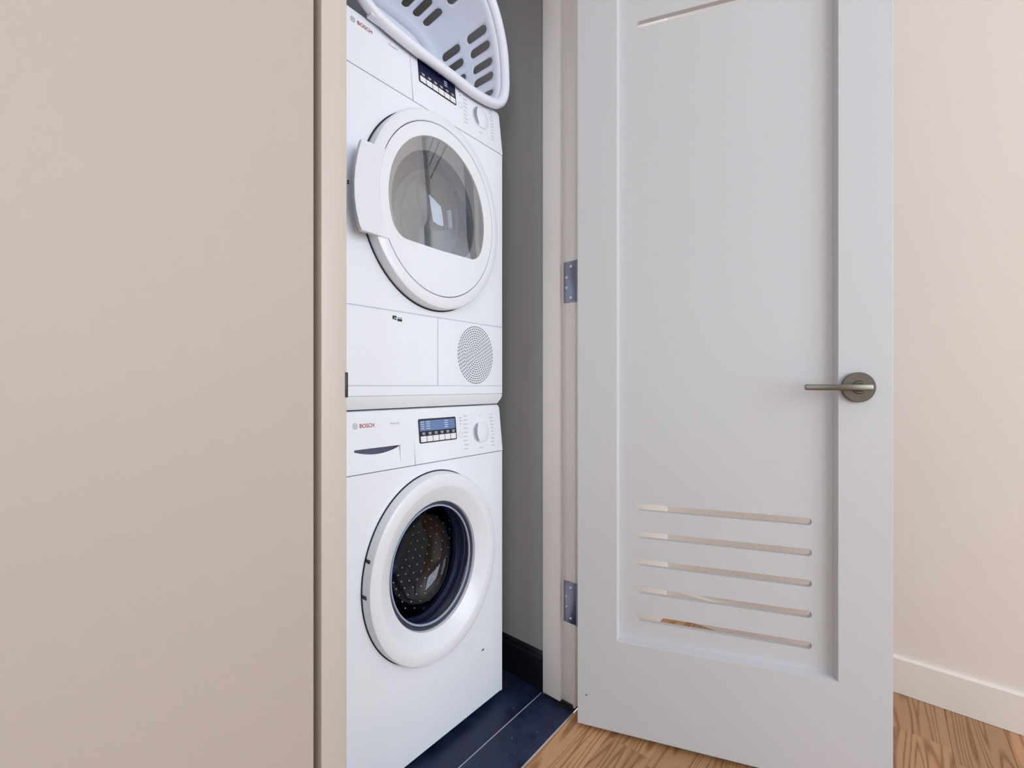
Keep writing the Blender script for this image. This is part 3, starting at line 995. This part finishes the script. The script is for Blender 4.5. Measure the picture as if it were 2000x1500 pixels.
bars('side_print', [(0.5050, 0.5095, 1.4380, 1.4420), (0.5050, 0.5095, 1.4330, 1.4365)], flat(FY), M['gap'], td)
# fascia
fmd, ctld = control_panel(td, 1.711, 1.8490, 0.12, 0.6860, (1.7765, 1.8405), False, 1.7880, 1.8235, 0.525, True)
tank = plate('tank_drawer', [(FX0 + 0.0015, 1.711), (0.6853, 1.711), (0.6872, 1.8490), (FX0 + 0.012, 1.8490), (FX0 + 0.003, 1.840)], [], 0.018, fmd, M['plastic'], td, bev=0.001)
brand(fmd, tank, 0.5265, 1.8228)
# door: ring, inner disc with the D-shaped window, glass, grip
ring_prof = [(0.2175, FY + 0.001), (0.2190, FY - 0.003), (0.2190, FY - 0.026), (0.2165, FY - 0.0315), (0.2110, FY - 0.0345), (0.1935, FY - 0.0350), (0.1922, FY - 0.0335), (0.1922, FY + 0.012), (0.20, FY + 0.012)]
ddoor = obj('porthole_door', lathe(ring_prof, XC, DZC, 128), M['ring'], td, 32)
obj('shadow_gap', lathe([(0.2220, FY - 0.0006), (0.2140, FY - 0.0006)], XC, DZC, 128), M['gap'], ddoor)
def d_shape(cx, cz, r, cut, fil, n=64):
    a0 = math.asin(max(-1, min(1, cut / (r * VS))))
    pts = [(cx + r * math.cos(t), cz + r * VS * math.sin(t)) for t in [a0 + fil + (math.pi - 2 * (a0 + fil)) * i / n for i in range(n + 1)]]
    xl, xr = cx - r * math.cos(a0), cx + r * math.cos(a0)
    def bez(p, c, q):
        return [((1 - t) ** 2 * p[0] + 2 * t * (1 - t) * c[0] + t * t * q[0], (1 - t) ** 2 * p[1] + 2 * t * (1 - t) * c[1] + t * t * q[1]) for t in [k / 8 for k in range(1, 9)]]
    run = fil * r * 0.95
    pts += bez(pts[-1], (xl, cz + cut), (xl + run, cz + cut))
    pts.append((cx, cz + cut - 0.002))
    pts += bez((xr - run, cz + cut), (xr, cz + cut), pts[0])[:-1]
    return pts
Dcut = -0.1000
dout = d_shape(XC - 0.004, DZC - 0.001, 0.1605, Dcut, 0.20)
plate('inner_disc', circle_pts(XC, DZC, 0.1905, 96), [dout], 0.034, flat(FY - 0.0345), M['ring'], ddoor, bev=0.0012)
# grey funnel from the window edge down to the glass
din = d_shape(XC + 0.002, DZC, 0.1400, Dcut + 0.004, 0.26)
b2 = bmesh.new()
a = [b2.verts.new((x, FY - 0.033, z)) for x, z in dout]
c = [b2.verts.new((x, FY - 0.006, z)) for x, z in din]
n_ = len(dout)
for i in range(n_):
    b2.faces.new((a[i], a[(i + 1) % n_], c[(i + 1) % n_], c[i]))
fun = obj('window_funnel', b2, mat('funnel_grey', (0.46, 0.45, 0.45), 0.35, mottle=(4, 0.03)), ddoor, 50)
# outer pane, gently domed, and the bowl behind it
def domed(name, outline, y0, dome, cx, cz, R, m, parent, rings=10):
    b3 = bmesh.new()
    prev = None
    for k in range(rings):
        s = 1 - k / rings
        rr_ = [b3.verts.new((cx + (x - cx) * s, y0 + dome * (1 - s * s), cz + (z - cz) * s)) for x, z in outline]
        if prev:
            for i in range(len(outline)):
                j = (i + 1) % len(outline)
                b3.faces.new((prev[i], prev[j], rr_[j], rr_[i]))
        prev = rr_
    top = b3.verts.new((cx, y0 + dome, cz))
    for i in range(len(outline)):
        b3.faces.new((prev[i], prev[(i + 1) % len(outline)], top))
    return obj(name, b3, m, parent, 60)
domed('door_glass', dout, FY - 0.0315, -0.004, XC, DZC, 0.16, M['glass_d'], ddoor)
obj('glass_bowl', lathe([(0.150, FY - 0.004), (0.141, FY - 0.006), (0.137, FY + 0.002), (0.128, FY + 0.030), (0.112, FY + 0.060), (0.085, FY + 0.078), (0.045, FY + 0.085), (0.004, FY + 0.086)], XC, DZC, 96, cap_last=True),
    M['glass_b'], ddoor, 60)
obj('seal_ring', lathe([(0.186, FY - 0.002), (0.143, FY - 0.003), (0.1385, FY + 0.004), (0.1395, FY + 0.012), (0.188, FY + 0.014)], XC, DZC, 96), M['black'], td, 40)
obj('drum', lathe([(0.155, FY + 0.02), (0.225, FY + 0.035), (0.228, FY + 0.40), (0.03, FY + 0.42)], XC, DZC, 96, cap_last=True), M['drumd'], td, 40)
hp = []
for q in range(13):
    t = math.radians(180 - 23.5 + 47 * q / 12)
    hp.append((0.757 + 0.2585 * math.cos(t), 1.4235 + 0.2170 * math.sin(t) * 1.16 - 0.000))
out_pts = [(0.5139, 1.5215), (0.5050, 1.4880), (0.4990, 1.4550), (0.4962, 1.4220), (0.4968, 1.3900), (0.5010, 1.3600), (0.5085, 1.3330), (0.5150, 1.3225)]
in_pts = []
for q in range(11):
    t = math.radians(180 + 31 - (31 + 24.5) * q / 10)
    in_pts.append((XC + 0.1905 * math.cos(t), DZC + 0.1905 * VS * math.sin(t)))
b2 = plate_bm(out_pts + in_pts, [], 0.012, lambda x, z, d: (x, FY - 0.0365 - 0.010 * min(1, max(0, (0.575 - x) / 0.07)) ** 1.0 + d, z))
hd = obj('door_grip', b2, M['ring'], ddoor, 30)
md = hd.modifiers.new('bevel', 'BEVEL'); md.width = 0.0015; md.segments = 2; md.limit_method = 'ANGLE'; md.angle_limit = math.radians(60)
adopt(td, before)

# ------------------------------------------------------------------ laundry basket lying on its side on the dryer
outline = [(0.558, 1.851), (0.584, 1.843), (0.628, 1.837), (0.679, 1.833), (0.740, 1.831), (0.824, 1.830), (0.892, 1.828), (0.950, 1.832), (0.989, 1.840), (1.012, 1.849),
           (1.034, 1.868), (1.0475, 1.896), (1.0535, 1.930), (1.0530, 1.961), (1.0490, 2.017), (1.0390, 2.065), (1.0210, 2.113), (1.000, 2.150), (0.972, 2.182),
           (0.925, 2.205), (0.860, 2.214), (0.775, 2.216), (0.690, 2.214), (0.620, 2.203), (0.568, 2.175), (0.536, 2.130), (0.515, 2.070), (0.505, 2.000), (0.503, 1.940), (0.510, 1.900), (0.530, 1.868)]
def resample(pts, n):
    # Catmull-Rom then equal arc length
    dense = []
    N = len(pts)
    for i in range(N):
        p0, p1, p2, p3 = [Vector(pts[(i + k) % N]) for k in (-1, 0, 1, 2)]
        for s in range(12):
            t = s / 12
            dense.append(0.5 * ((2 * p1) + (p2 - p0) * t + (2 * p0 - 5 * p1 + 4 * p2 - p3) * t * t + (3 * p1 - p0 - 3 * p2 + p3) * t ** 3))
    cum = [0.0]
    for i in range(len(dense)):
        cum.append(cum[-1] + (dense[(i + 1) % len(dense)] - dense[i]).length)
    out, k = [], 0
    for i in range(n):
        s = cum[-1] * i / n
        while cum[k + 1] < s: k += 1
        f = (s - cum[k]) / (cum[k + 1] - cum[k])
        out.append(dense[k].lerp(dense[(k + 1) % len(dense)], f))
    return out, cum[-1]
NB = 240
ol, LEN = resample(outline, NB)
cen = Vector((0.778, 2.02))
def inset(d):
    r = []
    for i in range(NB):
        t = (ol[(i + 2) % NB] - ol[i - 2]).normalized()
        nrm = Vector((-t.y, t.x))
        if nrm.dot(cen - ol[i]) < 0: nrm = -nrm
        r.append(ol[i] + nrm * d)
    return r
wall0 = inset(0.027)
RIMY, BASEY = 0.912, 1.175
def at(loop, s):
    f = (s / LEN * NB) % NB
    i = int(f) % NB
    return loop[i].lerp(loop[(i + 1) % NB], f - int(f))
def bmap(s, y):
    v = (y - RIMY) / (BASEY - RIMY)
    p = at(wall0, s)
    k = 1 - 0.085 * v
    if v > 0.88: k -= 0.10 * ((v - 0.88) / 0.12) ** 2
    q = cen + (p - cen) * k
    lift = 0.0125 * v          # the wall resting on the dryer stays level
    return Vector((q.x, y, q.y - lift if q.y > cen.y else q.y - lift))
def s_of(pt):
    best = min(range(NB), key=lambda i: (wall0[i] - Vector(pt)).length)
    return best / NB * LEN
holes = []
def slot(s, ya, yb, r):
    p = []
    for k in range(7):
        t = math.pi * k / 6
        p.append((s + r * math.cos(t), yb - r + r * math.sin(t)))
    for k in range(7):
        t = math.pi + math.pi * k / 6
        p.append((s + r * math.cos(t), ya + r + r * math.sin(t)))
    return p
def slot_rows(s):
    holes.append(slot(s, 0.940, 1.022, 0.0138))
    holes.append(slot(s, 1.052, 1.134, 0.0138))
for z in (1.925, 1.975, 2.025, 2.075, 2.125):
    slot_rows(s_of((1.025, z)))
    slot_rows(s_of((0.535, z)))
for q in range(7):
    x = 0.640 + q * 0.0455
    slot_rows(s_of((x, 2.19)))
    slot_rows(s_of((x, 1.86)))
S0 = s_of((0.545, 1.875))
def shift(loop):
    return [((p[0] - S0) % LEN, p[1]) for p in loop]
H2 = []
for h in holes:
    c = sum(p[0] for p in h) / len(h)
    off = ((c - S0) % LEN) - c
    H2.append([(p[0] + off, p[1]) for p in h])
nseg = 200
outer = [(LEN * i / nseg, RIMY) for i in range(nseg)] + [(LEN, RIMY + (BASEY - RIMY) * k / 12) for k in range(12)] + \
        [(LEN * (1 - i / nseg), BASEY) for i in range(nseg)] + [(0.0, BASEY - (BASEY - RIMY) * k / 12) for k in range(12)]
extra = []
boxes = [(min(p[0] for p in h) - 0.002, max(p[0] for p in h) + 0.002, min(p[1] for p in h) - 0.002, max(p[1] for p in h) + 0.002) for h in H2]
for i in range(1, 130):
    for k in range(1, 14):
        p = (LEN * i / 130, RIMY + (BASEY - RIMY) * k / 14)
        if not any(a <= p[0] <= b_ and c <= p[1] <= d_ for a, b_, c, d_ in boxes):
            extra.append(p)
v2, tr = cdt(outer, H2, extra)
bk = empty('laundry_basket', (cen.x, 0.93, 1.85))
tag(bk, 'white slotted plastic laundry basket lying on its side atop the dryer', 'laundry basket')
before = set(COL.objects)
bm = bmesh.new()
vv = [bm.verts.new(bmap((p[0] + S0) % LEN, p[1])) for p in v2]
for t in tr:
    bm.faces.new([vv[i] for i in t])
bmesh.ops.remove_doubles(bm, verts=bm.verts[:], dist=1e-5)
o = obj('basket_wall', bm, M['basket'], bk, 60)
md = o.modifiers.new('solidify', 'SOLIDIFY'); md.thickness = 0.0028; md.offset = 0
bm = bmesh.new()
basel = [bmap(LEN * i / 120, BASEY) for i in range(120)]
cc = sum(basel, Vector()) / 120
prev = [bm.verts.new(p) for p in basel]
for s, dy in ((0.9, 0.008), (0.5, 0.010)):
    cur = [bm.verts.new(cc + (p - cc) * s + Vector((0, dy, 0))) for p in basel]
    for i in range(120):
        bm.faces.new((prev[i], prev[(i + 1) % 120], cur[(i + 1) % 120], cur[i]))
    prev = cur
bm.faces.new(prev)
o = obj('basket_base', bm, M['basket'], bk, 60)
md = o.modifiers.new('solidify', 'SOLIDIFY'); md.thickness = 0.0028; md.offset = 0
# rolled rim: rounded lip from the outer skirt over to the wall
lipprof = [(0.004, 0.0090), (0.0005, 0.0030), (0.0, -0.0040), (0.0030, -0.0110), (0.0090, -0.0150), (0.0160, -0.0140), (0.0225, -0.0090), (0.0265, -0.0020), (0.0272, 0.0060)]
bm = bmesh.new()
rings = []
for d, dy in lipprof:
    rings.append([bm.verts.new((p.x, RIMY + dy - 0.004, p.y)) for p in inset(d)])
for a, c in zip(rings[:-1], rings[1:]):
    for i in range(NB):
        bm.faces.new((a[i], a[(i + 1) % NB], c[(i + 1) % NB], c[i]))
o = obj('rim', bm, M['basket'], bk, 70)
md = o.modifiers.new('solidify', 'SOLIDIFY'); md.thickness = 0.0025; md.offset = 0
boxo('rim_tab', 0.5600, 0.6040, 0.9000, 0.9200, 1.8450, 1.8660, M['basket'], bk, bev=0.001)
adopt(bk, before)
